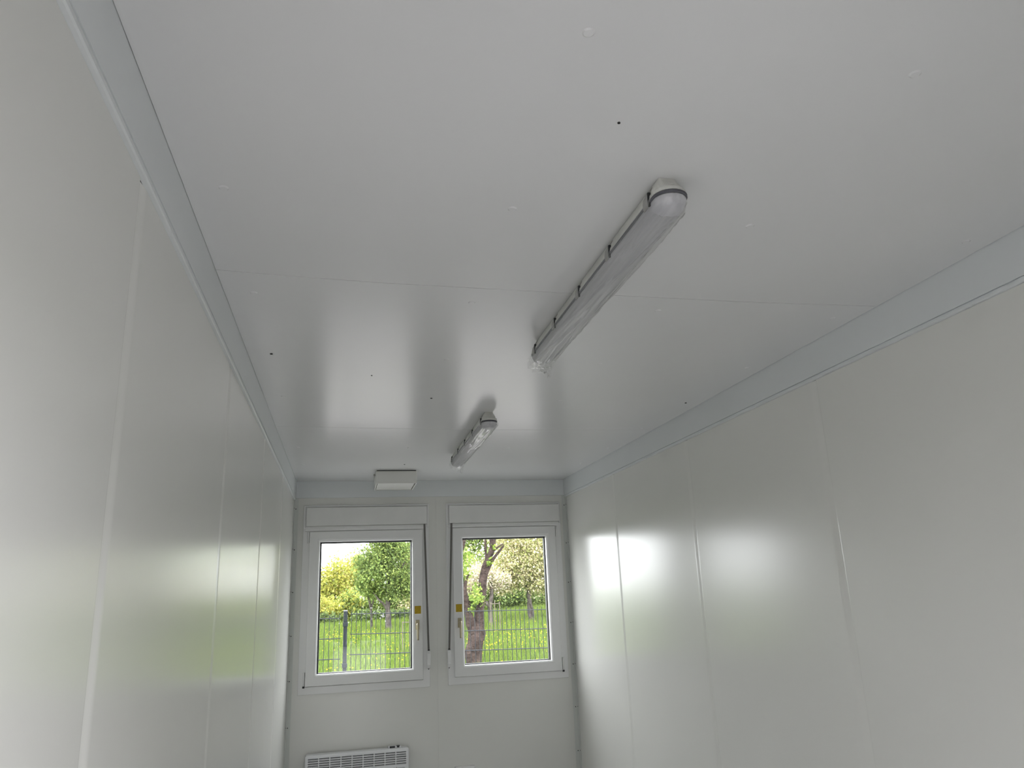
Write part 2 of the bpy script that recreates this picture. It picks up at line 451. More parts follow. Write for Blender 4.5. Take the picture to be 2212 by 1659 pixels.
# ------------------------------------------------------------------ windows
def window(n, fr, bx, sh, op, hinge, label):
    x0, x1, z0, z1 = fr
    w = empty('window_%d' % n, ((x0+x1)/2, YF, z0), label, 'window', kind='structure')
    # blind frame, flat face 12 mm proud of the wall, reaching out through the wall
    ring('frame', x0, x1, z0, z1, [(0,YF-0.0005),(0,-0.0035),(0.002,-0.0055),(0.052,-0.0055),(0.054,-0.0035),(0.054,0.012),(0.064,0.012),(0.064,0.075),(0.022,0.075),(0.022,YF-0.0005)], M_pvc, w)
    # outer cover frame of the shutter box with a stepped edge
    ring('box_cover_frame', x0+0.001, x1-0.001, bx[2]-0.026, z1-0.001, [(0,-0.006),(0,-0.012),(0.004,-0.016),(0.012,-0.016),(0.012,-0.006)], M_pvc, w)
    bmc = bmesh.new()
    bm_box(bmc, x0+0.024, x1-0.024, 0.0125, 0.0745, sh[3]-0.028, z1-0.024)
    bm_box(bmc, x0+0.024, x1-0.024, -0.0052, 0.0124, sh[3]+0.002, z1-0.024)
    from_bm('shutter_case', bmc, M_pvc_box, w)
    b = box('shutter_box', bx[0], bx[1], -0.030, -0.0062, bx[2], bx[3], M_pvc_box, w, 0.0025)
    # fixed rail between box and sash
    box('head_rail', x0+0.016, x1-0.016, -0.014, -0.0058, sh[3]+0.004, bx[2]-0.004, M_pvc, w, 0.002)
    # sash
    s_in = op[0]-sh[0]
    s = ring('sash', *sh, [(0.0,0.011),(0.0,-0.018),(0.0025,-0.0205),(s_in-0.020,-0.0205),(s_in-0.018,-0.0185),(s_in-0.010,-0.0175),(s_in-0.001,-0.009),(s_in,-0.006),(s_in,0.022),(s_in-0.012,0.028),(s_in-0.012,0.068),(0.030,0.068),(0.030,0.011)], M_pvc, w)
    ring('gasket', op[0]-0.002, op[1]+0.002, op[2]-0.002, op[3]+0.002, [(0,0.0215),(0.0085,0.0235),(0.0085,0.0285),(0,0.0285)], M_rubber, s)
    box('glass_pane', op[0]-0.006, op[1]+0.006, 0.0300, 0.0480, op[2]-0.006, op[3]+0.006, M_glass, s)
    ring('gasket', op[0]-0.002, op[1]+0.002, op[2]-0.002, op[3]+0.002, [(0,0.0485),(0.013,0.0485),(0.013,0.086),(0,0.086)], M_rubber, s)
    hs = -1 if hinge == 'L' else 1              # hinge side
    hx = sh[0] if hs < 0 else sh[1]
    for hz0, hz1, tip in ((sh[3]-0.088, sh[3]-0.002, 0), (sh[2]+0.004, sh[2]+0.10, 1)):
        bmh = bmesh.new()
        bmesh.ops.create_cone(bmh, cap_ends=True, segments=12, radius1=0.0068, radius2=0.0068, depth=hz1-hz0)
        bmesh.ops.translate(bmh, verts=bmh.verts, vec=(hx+hs*0.0095, -0.0135, (hz0+hz1)/2))
        h = from_bm('hinge', bmh, M_pvc, w, True)
        box('hinge_leaf', min(hx+hs*0.001, hx+hs*0.003), max(hx+hs*0.001, hx+hs*0.003), -0.016, -0.006, hz0+0.002, hz1-0.002, M_rubber, h)
        if tip:
            box('hinge_pin', hx+hs*0.0095-0.008, hx+hs*0.0095+0.008, -0.019, -0.007, hz0-0.014, hz0-0.0005, M_rubber, h, 0.002)
    # handle on the other stile
    kx = (sh[1]+op[1])/2 if hs < 0 else (sh[0]+op[0])/2
    kx += 0.004*hs
    kz = 1.392
    ro = box('handle', kx-0.0155, kx+0.0155, -0.0325, -0.0206, kz-0.036, kz+0.036, M_brass, w, 0.003)
    bmh = bmesh.new()
    bmesh.ops.create_cone(bmh, cap_ends=True, segments=14, radius1=0.0095, radius2=0.0088, depth=0.034)
    bmesh.ops.rotate(bmh, verts=bmh.verts, cent=(0,0,0), matrix=Matrix.Rotation(math.pi/2, 3, 'X'))
    bmesh.ops.translate(bmh, verts=bmh.verts, vec=(kx, -0.049, kz+0.004))
    from_bm('handle_neck', bmh, M_brass, ro, True)
    lv = [(kx, -0.066, kz+0.012, 0.0085), (kx, -0.068, kz-0.002, 0.0098), (kx, -0.068, kz-0.05, 0.0088), (kx, -0.067, kz-0.112, 0.0082)]
    tube('handle_lever', lv, M_brass, ro, 12, 0, 4)
    sx = kx-0.004*hs
    box('sticker', sx-0.0245, sx+0.0245, -0.0209, -0.0206, 1.474, 1.533, M_sticker, w)['label'] = 'yellow notice sticker'
    return w
W1 = window(1, WIN[0], (0.087, 1.0295, 2.166, 2.308), (0.1155, 0.991, 0.991, 2.123), (0.196, 0.914, 1.065, 2.045), 'L',
            'white framed window on the left, hinged at its left side')
W2 = window(2, WIN[1], (1.2095, 2.140, 2.168, 2.310), (1.236, 2.100, 0.992, 2.129), (1.3175, 2.025, 1.068, 2.050), 'R',
            'white framed window on the right, hinged at its right side')

def strap(top, bot, wx0, wx1, wz0, wz1, w):
    bm = bmesh.new(); hw = 0.0075
    a, b = Vector((top[0], -0.0275, top[1])), Vector((bot[0], -0.0315, bot[1]))
    q = [(a.x-hw,a.y,a.z),(a.x+hw,a.y,a.z),(b.x+hw,b.y,b.z),(b.x-hw,b.y,b.z)]
    v = [bm.verts.new(p) for p in q]+[bm.verts.new((p[0],p[1]+0.0014,p[2])) for p in q]
    for f in ((0,1,2,3),(7,6,5,4),(0,1,5,4),(1,2,6,5),(2,3,7,6),(3,0,4,7)): bm.faces.new([v[i] for i in f])
    from_bm('shutter_strap', bm, M_strap, w)
    # winder: rounded box with chamfered ends
    cx = (wx0+wx1)/2; hwid = (wx1-wx0)/2
    pr = [(-0.006,wz0),(-0.030,wz0+0.006),(-0.046,wz0+0.028),(-0.046,wz1-0.028),(-0.034,wz1-0.006),(-0.006,wz1)]
    n = len(pr); bm = bmesh.new()
    va = [bm.verts.new((cx-hwid,y,z)) for y,z in pr]; vb = [bm.verts.new((cx+hwid,y,z)) for y,z in pr]
    bm.faces.new(va); bm.faces.new(vb[::-1])
    for i in range(n): bm.faces.new((va[i],va[(i+1) % n],vb[(i+1) % n],vb[i]))
    bmesh.ops.recalc_face_normals(bm, faces=bm.faces)
    bmesh.ops.bevel(bm, geom=list(bm.edges), offset=0.0035, segments=3, profile=0.5, affect='EDGES')
    o = from_bm('strap_winder', bm, M_pvc, w)
    box('strap_slot', cx-0.008, cx+0.008, -0.0365, -0.022, wz1-0.004, wz1+0.0015, M_rubber, o)
    link('screw', shead, (cx, -0.0135, wz0-0.003), o)
strap((1.008, 2.167), (1.0335, 1.197), 1.0215, 1.0475, 1.066, 1.203, W1)
strap((1.228, 2.169), (1.1935, 1.197), 1.1800, 1.2060, 1.066, 1.202, W2)

# ------------------------------------------------------------------ ceiling lamps
def rrect(hw, hl, r, n=8):
    out = []
    for cx, cy, a0 in ((hw-r, hl-r, 0), (-hw+r, hl-r, 90), (-hw+r, -hl+r, 180), (hw-r, -hl+r, 270)):
        for k in range(n+1):
            a = math.radians(a0+90*k/n)
            out.append((cx+r*math.cos(a), cy+r*math.sin(a)))
    return out

def loft(name, layers, mat, parent, ox, oy, smooth=False, caps=(True, True)):
    verts = []; faces = []
    loops = [rrect(hw, hl, r) for hw, hl, r, z in layers]
    n = len(loops[0])
    for lp, (hw, hl, r, z) in zip(loops, layers):
        verts += [(ox+x, oy+y, z) for x, y in lp]
    for k in range(len(layers)-1):
        for i in range(n):
            faces.append((k*n+i, k*n+(i+1) % n, (k+1)*n+(i+1) % n, (k+1)*n+i))
    if caps[0]: faces.append(tuple(range(n)))
    if caps[1]: faces.append(tuple((len(layers)-1)*n+i for i in range(n)))
    return obj(name, verts, faces, mat, parent, smooth)

def lamp(ox, oy, label, seed):
    HL = 0.632
    o = empty('ceiling_lamp', (ox, oy, H), label, 'ceiling lamp', 'wrapped batten lamps on the ceiling')
    hb = loft('housing', [(0.021, HL-0.040, 0.004, H-0.0005), (0.024, HL-0.038, 0.008, H-0.006), (0.034, HL-0.026, 0.022, H-0.024), (0.0375, HL-0.014, 0.034, H-0.036), (0.0405, HL-0.004, 0.040, H-0.040), (0.042, HL, 0.0415, H-0.050)], M_lamp_body, o, ox, oy)
    loft('rim_gasket', [(0.0405, HL-0.002, 0.040, H-0.0503), (0.0425, HL+0.0005, 0.042, H-0.0515), (0.0425, HL+0.0005, 0.042, H-0.0560), (0.0395, HL-0.003, 0.039, H-0.0575)], M_gasket, o, ox, oy)
    loft('diffuser', [(0.0395, HL-0.004, 0.039, H-0.0577), (0.0405, HL-0.003, 0.040, H-0.061), (0.0395, HL-0.006, 0.039, H-0.068), (0.036, HL-0.014, 0.0355, H-0.078), (0.031, HL-0.022, 0.0305, H-0.084), (0.022, HL-0.034, 0.0215, H-0.0865)], M_diff, o, ox, oy, True)
    # cable knock-out on the end facing the door
    link('knockout', cyl_mesh('knockout', 0.011, 0.004, M_lamp_body, 20), (ox, oy-HL+0.0315, H-0.018), hb, (math.radians(52), 0, 0))
    # spring clips, five on each side
    for s in (-1, 1):
        for k in range(5):
            cy = oy+(k-2)*0.2775
            prof = [(0.0285,-0.012),(0.0365,-0.022),(0.0430,-0.036),(0.0452,-0.046),(0.0455,-0.060),(0.0432,-0.066),(0.0415,-0.0655),(0.0437,-0.0585),(0.0434,-0.047),(0.0412,-0.038),(0.0350,-0.0245),(0.0275,-0.0145)]
            n = len(prof); hw = 0.0135
            verts = [(ox+s*d, cy-hw, H+z) for d, z in prof]+[(ox+s*d, cy+hw, H+z) for d, z in prof]
            faces = [tuple(range(n)), tuple(range(n,2*n))]+[(i,(i+1) % n,n+(i+1) % n,n+i) for i in range(n)]
            c = obj('clip', verts, faces, M_clip, o)
            box('clip_gap_shadow', ox+s*0.0405-0.0036, ox+s*0.0405+0.0036, cy-hw-0.006, cy-hw+0.001, H-0.066, H-0.030, M_rubber, c, 0.001, 1)  # black block stands in for the shadow in the gap beside the clip
    # protective film hanging round the diffuser, torn at the far end
    nv = 150
    y0, y1 = oy-HL+0.045, oy+HL+0.030
    prof = [(-0.0440,-0.050),(-0.0450,-0.062),(-0.0415,-0.076),(-0.034,-0.087),(-0.020,-0.0915),(0.0,-0.0925),(0.020,-0.0915),(0.034,-0.088),(0.0425,-0.078),(0.0465,-0.066),(0.0468,-0.052)]
    cp = catmull([(a, b, 0, 0) for a, b in prof], 8)
    verts = []; faces = []
    for j in range(nv+1):
        t = j/nv; y = y0+(y1-y0)*t
        end = max(0.0, (t-0.90)/0.10)
        for i, q in enumerate(cp):
            u = i/(len(cp)-1)
            w1 = noise.noise(Vector((u*9+seed*7, y*3.0, seed)))
            w2 = noise.noise(Vector((u*22+seed*3, y*11.0, seed+5)))
            w3 = noise.noise(Vector((u*7, y*45.0, seed+9)))
            w4 = max(0.0, 1-9*abs(noise.noise(Vector((u*5.5+seed*2+y*0.9, y*1.1, seed+13)))))
            am = 0.0022*w1+0.0009*w2+0.0030*w4+end*0.010*w3
            sc_ = 1+am/0.05+end*0.06*(u-0.4)
            yy = y+end*0.028*noise.noise(Vector((u*6, 3.3, seed)))
            if j == 0: yy += 0.02*noise.noise(Vector((u*4, 1.7, seed)))
            verts.append((ox+q[0]*sc_, yy, H+q[1]*sc_-end*0.006*abs(w3)))
    m = len(cp)
    for j in range(nv):
        for i in range(m-1):
            faces.append((j*m+i, j*m+i+1, (j+1)*m+i+1, (j+1)*m+i))
    f = obj('plastic_film', verts, faces, M_film, o, True)
    f['label'] = 'clear wrinkled protective film'
    # torn flap at the far end
    verts = []; faces = []
    for j in range(11):
        for i in range(9):
            t = j/10; u = i/8
            verts.append((ox+0.004+u*0.046+0.016*t*noise.noise(Vector((u*4, t*3, seed+2))), oy+HL-0.012+0.055*t+0.012*noise.noise(Vector((u*5, t*4, seed+4))),
                          H-0.084-0.022*t*(0.5+u)+0.020*noise.noise(Vector((u*6, t*5, seed+6)))*t))
    for j in range(10):
        for i in range(8):
            faces.append((j*9+i, j*9+i+1, (j+1)*9+i+1, (j+1)*9+i))
    obj('film_flap', verts, faces, M_film, f, True)
    return o
lamp(1.101, -4.122, 'long grey batten lamp wrapped in plastic film, the nearer and larger one', 1.0)
lamp(1.108, -1.796, 'long grey batten lamp wrapped in plastic film, nearer the windows', 4.0)

# ------------------------------------------------------------------ air vent on the ceiling
v = empty('ceiling_vent', (0.752, -0.345, H), 'white plastic air vent box on the ceiling above the left window', 'air vent')
vx0, vx1, vy0, vy1, vz = 0.6005, 0.9025, -0.530, -0.160, 2.421
box('mounting_plate', vx0+0.006, vx1-0.006, vy0+0.006, vy1, H-0.0065, H-0.0005, M_rubber, v)
bm = bmesh.new()
bm_box(bm, vx0, vx1, vy0, vy0+0.010, vz, H-0.007)
bm_box(bm, vx0, vx0+0.008, vy0+0.0101, vy1, vz, H-0.007)
bm_box(bm, vx1-0.008, vx1, vy0+0.0101, vy1, vz, H-0.007)
bm_box(bm, vx0+0.0081, vx1-0.0081, vy1-0.006, vy1, vz, H-0.007)
from_bm('housing', bm, M_vent, v)
box('slot_shade_panel', vx0+0.0085, vx1-0.0085, vy0+0.0105, vy1-0.0065, vz+0.022, vz+0.026, M_rubber, v)  # black panel puts shade into the slots beside the louvres
for k, (ya, yb) in enumerate(((vy0+0.020, -0.345), (-0.335, vy1-0.014))):
    verts = [(vx0+0.014,ya,vz+0.010),(vx1-0.014,ya,vz+0.010),(vx1-0.014,yb,vz+0.002),(vx0+0.014,yb,vz+0.002)]
    verts += [(x,y,z+0.004) for x,y,z in verts]
    obj('louvre', verts, [(0,1,2,3),(7,6,5,4),(0,1,5,4),(1,2,6,5),(2,3,7,6),(3,0,4,7)], M_vent, v)
bmk = bmesh.new(); bm_box(bmk, vx0-0.014, vx0-0.0005, -0.42, -0.395, H-0.024, H-0.012)
from_bm('latch', bmk, M_clip, v)

# ------------------------------------------------------------------ convector heater
h = empty('convector_heater', (0.506, -0.04, 0.135), 'white wall convector heater under the left window', 'heater')
hx0, hx1, hy, hz1, hz0 = 0.136, 0.876, -0.085, 0.536, 0.135
colx = [0.157+0.0784*k for k in range(9)]; cw = 0.0712
rowz = [0.512-0.0150*k for k in range(6)]; rh = 0.0086
xs = sorted([hx0+0.012, hx1-0.012]+[c for c in colx]+[c+cw for c in colx])
zs = sorted([hz0+0.012, hz1-0.012]+[r for r in rowz]+[r-rh for r in rowz])
bm = bmesh.new(); grid = {}
for y in (hy, hy+0.004):
    for i, x in enumerate(xs):
        for j, z in enumerate(zs): grid[(i,j,y)] = bm.verts.new((x,y,z))
def hole(i, j):
    xm = (xs[i]+xs[i+1])/2; zm = (zs[j]+zs[j+1])/2
    return any(c < xm < c+cw for c in colx) and any(r-rh < zm < r for r in rowz)
for i in range(len(xs)-1):
    for j in range(len(zs)-1):
        if hole(i, j):
            for (a, b) in (((i,j),(i+1,j)),((i+1,j),(i+1,j+1)),((i+1,j+1),(i,j+1)),((i,j+1),(i,j))):
                bm.faces.new((grid[(*a,hy)], grid[(*b,hy)], grid[(*b,hy+0.004)], grid[(*a,hy+0.004)]))
        else:
            for y in (hy, hy+0.004):
                bm.faces.new((grid[(i,j,y)], grid[(i+1,j,y)], grid[(i+1,j+1,y)], grid[(i,j+1,y)]))
front = from_bm('front_panel', bm, M_heater, h)
# rounded shell around the front
def rr_xz(x0, x1, z0, z1, r, n=6):
    out = []
    for cx, cz, a0 in ((x1-r,z1-r,0),(x0+r,z1-r,90),(x0+r,z0+r,180),(x1-r,z0+r,270)):
        for k in range(n+1):
            a = math.radians(a0+90*k/n); out.append((cx+r*math.cos(a), cz+r*math.sin(a)))
    return out
lay = [(rr_xz(hx0+0.0119,hx1-0.0119,hz0+0.0119,hz1-0.0119,0.004),hy), (rr_xz(hx0+0.004,hx1-0.004,hz0+0.004,hz1-0.004,0.012),hy+0.0012), (rr_xz(hx0,hx1,hz0,hz1,0.016),hy+0.006), (rr_xz(hx0,hx1,hz0,hz1,0.016),hy+0.060), (rr_xz(hx0+0.01,hx1-0.01,hz0+0.01,hz1-0.01,0.01),hy+0.060)]
verts = []; faces = []; n = len(lay[0][0])
for lp, y in lay: verts += [(x,y,z) for x,z in lp]
for k in range(len(lay)-1):
    for i in range(n): faces.append((k*n+i, k*n+(i+1) % n, (k+1)*n+(i+1) % n, (k+1)*n+i))
obj('casing', verts, faces, M_heater, h)
box('inner_shield', hx0+0.014, hx1-0.014, hy+0.020, hy+0.024, hz0+0.014, hz1-0.014, M_heater_in, h)
box('wall_bracket', hx0+0.10, hx1-0.10, hy+0.0605, YF-0.0005, hz0+0.06, hz1-0.06, M_heater_in, h)
lm = None
for c in colx:
    for r in rowz:
        if lm is None:
            q = [(-cw/2,0.000,-0.0100),(cw/2,0.000,-0.0100),(cw/2,0.009,-0.0052),(-cw/2,0.009,-0.0052)]
            q += [(x,y+0.0008,z-0.0012) for x,y,z in q]
            lm = mesh_from('louvre', q, [(0,1,2,3),(7,6,5,4),(0,1,5,4),(1,2,6,5),(2,3,7,6),(3,0,4,7)], M_heater)
        link('louvre', lm, (c+cw/2, hy+0.0043, r), h)
cp_ = box('control_panel', 0.728, 0.822, hy+0.020, hy+0.056, hz1-0.002, hz1+0.012, M_heater, h, 0.003)
box('switch', 0.736, 0.776, hy+0.0175, hy+0.030, hz1+0.0015, hz1+0.0125, M_heater_in, cp_, 0.002)
link('dial', cyl_mesh('dial', 0.0135, 0.012, M_heater_in, 20), (0.799, hy+0.030, hz1+0.0085), cp_)
tx = bpy.data.curves.new('brand_lettering', 'FONT'); tx.body = 'Bermann'; tx.size = 0.0185; tx.extrude = 0.0002; tx.shear = 0.25
to = bpy.data.objects.new('brand_lettering', tx); COL.objects.link(to)
dg = bpy.context.evaluated_depsgraph_get(); tme = bpy.data.meshes.new_from_object(to.evaluated_get(dg))
bpy.data.objects.remove(to); tme.materials.clear(); tme.materials.append(M_print)
lo_ = link('brand_lettering', tme, (0.778, hy-0.0003, 0.3985), h, (math.pi/2, 0, 0)); lo_['label'] = 'grey slanted maker lettering'
obj('brand_emblem', [(0.763,hy-0.0001,0.3985),(0.768,hy-0.0001,0.411),(0.7735,hy-0.0001,0.3985),(0.770,hy-0.0001,0.3985),(0.768,hy-0.0001,0.405),(0.766,hy-0.0001,0.3985)]+
    [(0.763,hy-0.0005,0.3985),(0.768,hy-0.0005,0.411),(0.7735,hy-0.0005,0.3985),(0.770,hy-0.0005,0.3985),(0.768,hy-0.0005,0.405),(0.766,hy-0.0005,0.3985)],
    [(0,1,4,5),(1,2,3,4),(6,7,10,11),(7,8,9,10),(0,1,7,6),(1,2,8,7),(2,3,9,8),(3,4,10,9),(4,5,11,10),(5,0,6,11)], M_print, h)

# ------------------------------------------------------------------ double socket near the floor
sk = empty('wall_socket', (1.2995, YF, 0.283), 'white double wall socket low between the windows', 'socket')
box('socket_box', 1.225, 1.374, -0.032, YF-0.0005, 0.283, 0.363, M_pvc, sk, 0.004)
for cx in (1.262, 1.337):
    p_ = box('socket_plate', cx-0.034, cx+0.034, -0.0375, -0.0322, 0.289, 0.357, M_pvc, sk, 0.002)
    link('socket_well', cyl_mesh('socket_well', 0.019, 0.0012, M_clip, 24), (cx, -0.0382, 0.323), p_, (math.pi/2, 0, 0))

# ------------------------------------------------------------------ outdoors: ground
def gz(x, y):
    d = y+6.164
    z = -0.2 if d < 7 else -0.339+0.02*d
    if d > 7 and x > 1: z += 0.035*(x-1)*min(1.0, (d-7)/20)
    return z
gx = np.concatenate([np.linspace(-60,-6,10), np.linspace(-4,20,37), np.linspace(24,80,9)])
gy = np.concatenate([np.linspace(-60,-8,9), np.linspace(-6,50,57), np.linspace(56,120,10)])
verts = [(x, y, gz(x, y)+0.03*noise.noise(Vector((x*0.5, y*0.5, 0)))*(1 if y > 6 else 0)) for y in gy for x in gx]
nx = len(gx)
faces = [(j*nx+i, j*nx+i+1, (j+1)*nx+i+1, (j+1)*nx+i) for j in range(len(gy)-1) for i in range(nx-1)]
tag(box('gravel_yard', -16, 20, -30, 2.9, -0.40, -0.155, M_gravel), 'grey gravel yard around the container', 'ground', kind='structure')
gx2 = np.linspace(-9, 14, 47); gy2 = np.linspace(2.9, 9.7, 18)
verts2 = [(x, y, gz(x, y)+0.045) for y in gy2 for x in gx2]; n2 = len(gx2)
faces2 = [(j*n2+i, j*n2+i+1, (j+1)*n2+i+1, (j+1)*n2+i) for j in range(len(gy2)-1) for i in range(n2-1)]
tag(obj('gravel_track', verts2, faces2, M_track), 'pale gravel track running outside the fence', 'track', kind='structure')
tag(obj('ground', verts, faces, M_ground, None, True), 'green meadow ground rising gently beyond the fence', 'ground', kind='structure')

def quads(name, P, mat, cols, parent=None):
    """P: (n,k,3) polygons with one colour each -> one mesh"""
    n, k, _ = P.shape
    me = bpy.data.meshes.new(name)
    c = (P.reshape(-1,3).min(0)+P.reshape(-1,3).max(0))/2
    me.vertices.add(n*k); me.vertices.foreach_set('co', (P.reshape(-1,3)-c).astype(np.float32).ravel())
    me.loops.add(n*k); me.loops.foreach_set('vertex_index', np.arange(n*k, dtype=np.int32))
    me.polygons.add(n); me.polygons.foreach_set('loop_start', np.arange(0, n*k, k, dtype=np.int32))
    me.update(calc_edges=True)
    at = me.attributes.new('hue', 'FLOAT_COLOR', 'FACE')
    at.data.foreach_set('color', np.concatenate([cols, np.ones((n,1))], 1).astype(np.float32).ravel())
    me.materials.append(mat)
    return link(name, me, c, parent)

def pick(pal, n, jit=0.18):
    pal = np.array(pal, float)
    w = pal[:,3]/pal[:,3].sum()
    c = pal[RNG.choice(len(pal), n, p=w), :3]
    return np.clip(c*(1+jit*RNG.standard_normal((n,1))), 0.002, 1)

# grass blades and dandelions
n = 90000
yy = 9.5+30*RNG.random(n)**1.25
xx = -5.0+(yy*0.34+9.5)*RNG.random(n)
zz = np.array([gz(a, b) for a, b in zip(xx, yy)])
hgt = 0.10+0.16*RNG.random(n); ang = RNG.random(n)*2*np.pi; wd = 0.007+0.0007*yy*RNG.random(n)
lean = 0.06*RNG.standard_normal((n,2))
P = np.zeros((n,3,3))
P[:,0] = np.stack([xx-wd*np.cos(ang), yy-wd*np.sin(ang), zz-0.02], 1)
P[:,1] = np.stack([xx+wd*np.cos(ang), yy+wd*np.sin(ang), zz-0.02], 1)
P[:,2] = np.stack([xx+lean[:,0], yy+lean[:,1], zz+hgt], 1)
g = quads('meadow_grass', P, M_blade, pick([(0.098,0.150,0.024,4),(0.125,0.172,0.030,4),(0.070,0.115,0.020,2),(0.140,0.170,0.040,1)], n))
tag(g, 'tall bright green meadow grass beyond the fence', 'grass', kind='stuff')
n = 1000
cl = RNG.random((60,2)); k = RNG.integers(0, 60, n)
yy = np.clip(10+18*cl[k,1]**1.3+0.9*RNG.standard_normal(n), 9.8, 30); xx = -4+(yy*0.34+8)*cl[k,0]+0.8*RNG.standard_normal(n)
zz = np.array([gz(a, b) for a, b in zip(xx, yy)])+0.17+0.08*RNG.random(n)
P = np.zeros((n,6,3)); r = 0.011+0.011*RNG.random(n)
for q in range(6):
    a = q*np.pi/3
    P[:,q] = np.stack([xx+r*np.cos(a), yy+r*np.sin(a)*0.8, zz+r*np.sin(a)*0.6], 1)
g = quads('dandelion_flowers', P, M_blade, pick([(0.30,0.24,0.006,3),(0.26,0.22,0.01,1)], n, 0.1))
tag(g, 'yellow dandelion flowers dotted over the meadow', 'flowers', kind='stuff')

# ------------------------------------------------------------------ mesh fence
FY = 2.2
def fence_panel(x0, x1, ztop, label):
    sl = -0.020
    o = empty('wire_mesh_fence', ((x0+x1)/2, FY, ztop-1.6), label, 'fence', 'dark mesh fence panels')
    n = int(round((x1-x0)/0.05))
    rod = cyl_mesh('upright_wire', 0.0036, 1.63, M_anth, 6)
    for i in range(n+1):
        x = x0+0.05*i
        link('upright_wire', rod, (x, FY, ztop+sl*(x-x0)+0.03-0.815), o)
    for r_ in range(9):
        for dy in (-0.0080, 0.0080):
            z = ztop-0.2*r_
            tube('cross_wire', [(x0-0.015, FY+dy, z, 0.0042), (x1+0.015, FY+dy, z+sl*(x1-x0), 0.0042)], M_anth, o, 6, 0, 1)
    return o
fence_panel(-2.052, 0.348, 1.425+0.02*2.2, 'dark wire mesh fence panel left of the dark post')
fence_panel(0.472, 2.922, 1.458, 'dark wire mesh fence panel right of the dark post')
def fence_post(x, z, label):
    o = empty('fence_post', (x, FY+0.03, -0.2), label, 'fence post', 'fence posts')
    box('post', x-0.020, x+0.020, FY+0.008, FY+0.068, -0.22, z, M_anth, o, 0.003)
    box('post_cap', x-0.022, x+0.022, FY+0.006, FY+0.070, z, z+0.012, M_cap_white, o, 0.003)
    for k in range(3):
        box('clamp', x-0.026, x+0.026, FY-0.013, FY+0.007, z-0.15-0.4*k, z-0.11-0.4*k, M_anth, o, 0.003)
fence_post(0.410, 1.487, 'dark steel fence post with pale cap seen through the left window')
fence_post(2.984, 1.43, 'dark steel fence post at the far right end of the mesh fence')

# ------------------------------------------------------------------ trees and bushes
def foliage(name, blobs, pal, parent, size, clump=0.22, asp=0.6):
    """blobs: (cx,cy,cz, rx,ry,rz, leaves)"""
    Ps = []; 
    for cx, cy, cz, rx, ry, rz, n in blobs:
        nc = max(6, n//28)
        d = RNG.standard_normal((nc,3)); d /= np.linalg.norm(d, axis=1)[:,None]
        cc = d*(RNG.random((nc,1))**0.45)
        k = RNG.integers(0, nc, n)
        p = cc[k]*np.array([rx,ry,rz])+np.array([cx,cy,cz])+clump*min(rx,rz)*RNG.standard_normal((n,3))
        a = RNG.standard_normal((n,3)); a /= np.linalg.norm(a, axis=1)[:,None]
        b = np.cross(a, RNG.standard_normal((n,3))); b /= np.linalg.norm(b, axis=1)[:,None]
        s = size*(0.6+0.8*RNG.random((n,1)))
        q = np.stack([p-a*s, p+b*s*asp, p+a*s, p-b*s*asp], 1)
        Ps.append(q)
    P = np.concatenate(Ps)
    return quads(name, P, M_leaf, pick(pal, len(P)), parent)

GREEN = [(0.19,0.255,0.072,4),(0.135,0.19,0.060,3),(0.25,0.30,0.085,2),(0.085,0.12,0.045,1)]
DARKG = [(0.105,0.150,0.055,4),(0.150,0.200,0.062,3),(0.065,0.095,0.042,2)]
YELG = [(0.37,0.36,0.075,4),(0.29,0.32,0.070,3),(0.43,0.38,0.10,2),(0.20,0.23,0.06,1)]
CREAM = [(0.52,0.46,0.27,4),(0.37,0.37,0.16,4),(0.24,0.27,0.095,3),(0.60,0.54,0.40,3)]
BLOSS = [(0.66,0.58,0.50,4),(0.52,0.46,0.35,3),(0.30,0.32,0.14,3),(0.32,0.24,0.19,1)]
BRIGHT = [(0.21,0.30,0.055,4),(0.28,0.35,0.075,2),(0.14,0.21,0.045,2)]
BROWNC = [(0.45,0.37,0.19,4),(0.32,0.30,0.13,3),(0.20,0.175,0.11,2),(0.36,0.37,0.09,1)]

def tree(name, limbs, bark, blobs, pal, size, label, cat='tree', clump=0.22, seg=12, wob=0.35):
    bx = limbs[0][0]
    o = empty(name, (bx[0], bx[1], gz(bx[0], bx[1])), label, cat, 'orchard trees and bushes beyond the fence')
    for k, l in enumerate(limbs):
        tube('trunk' if k == 0 else 'branch', l, bark, o, seg, wob, 6)
    foliage('crown', blobs, pal, o, size, clump)
    return o

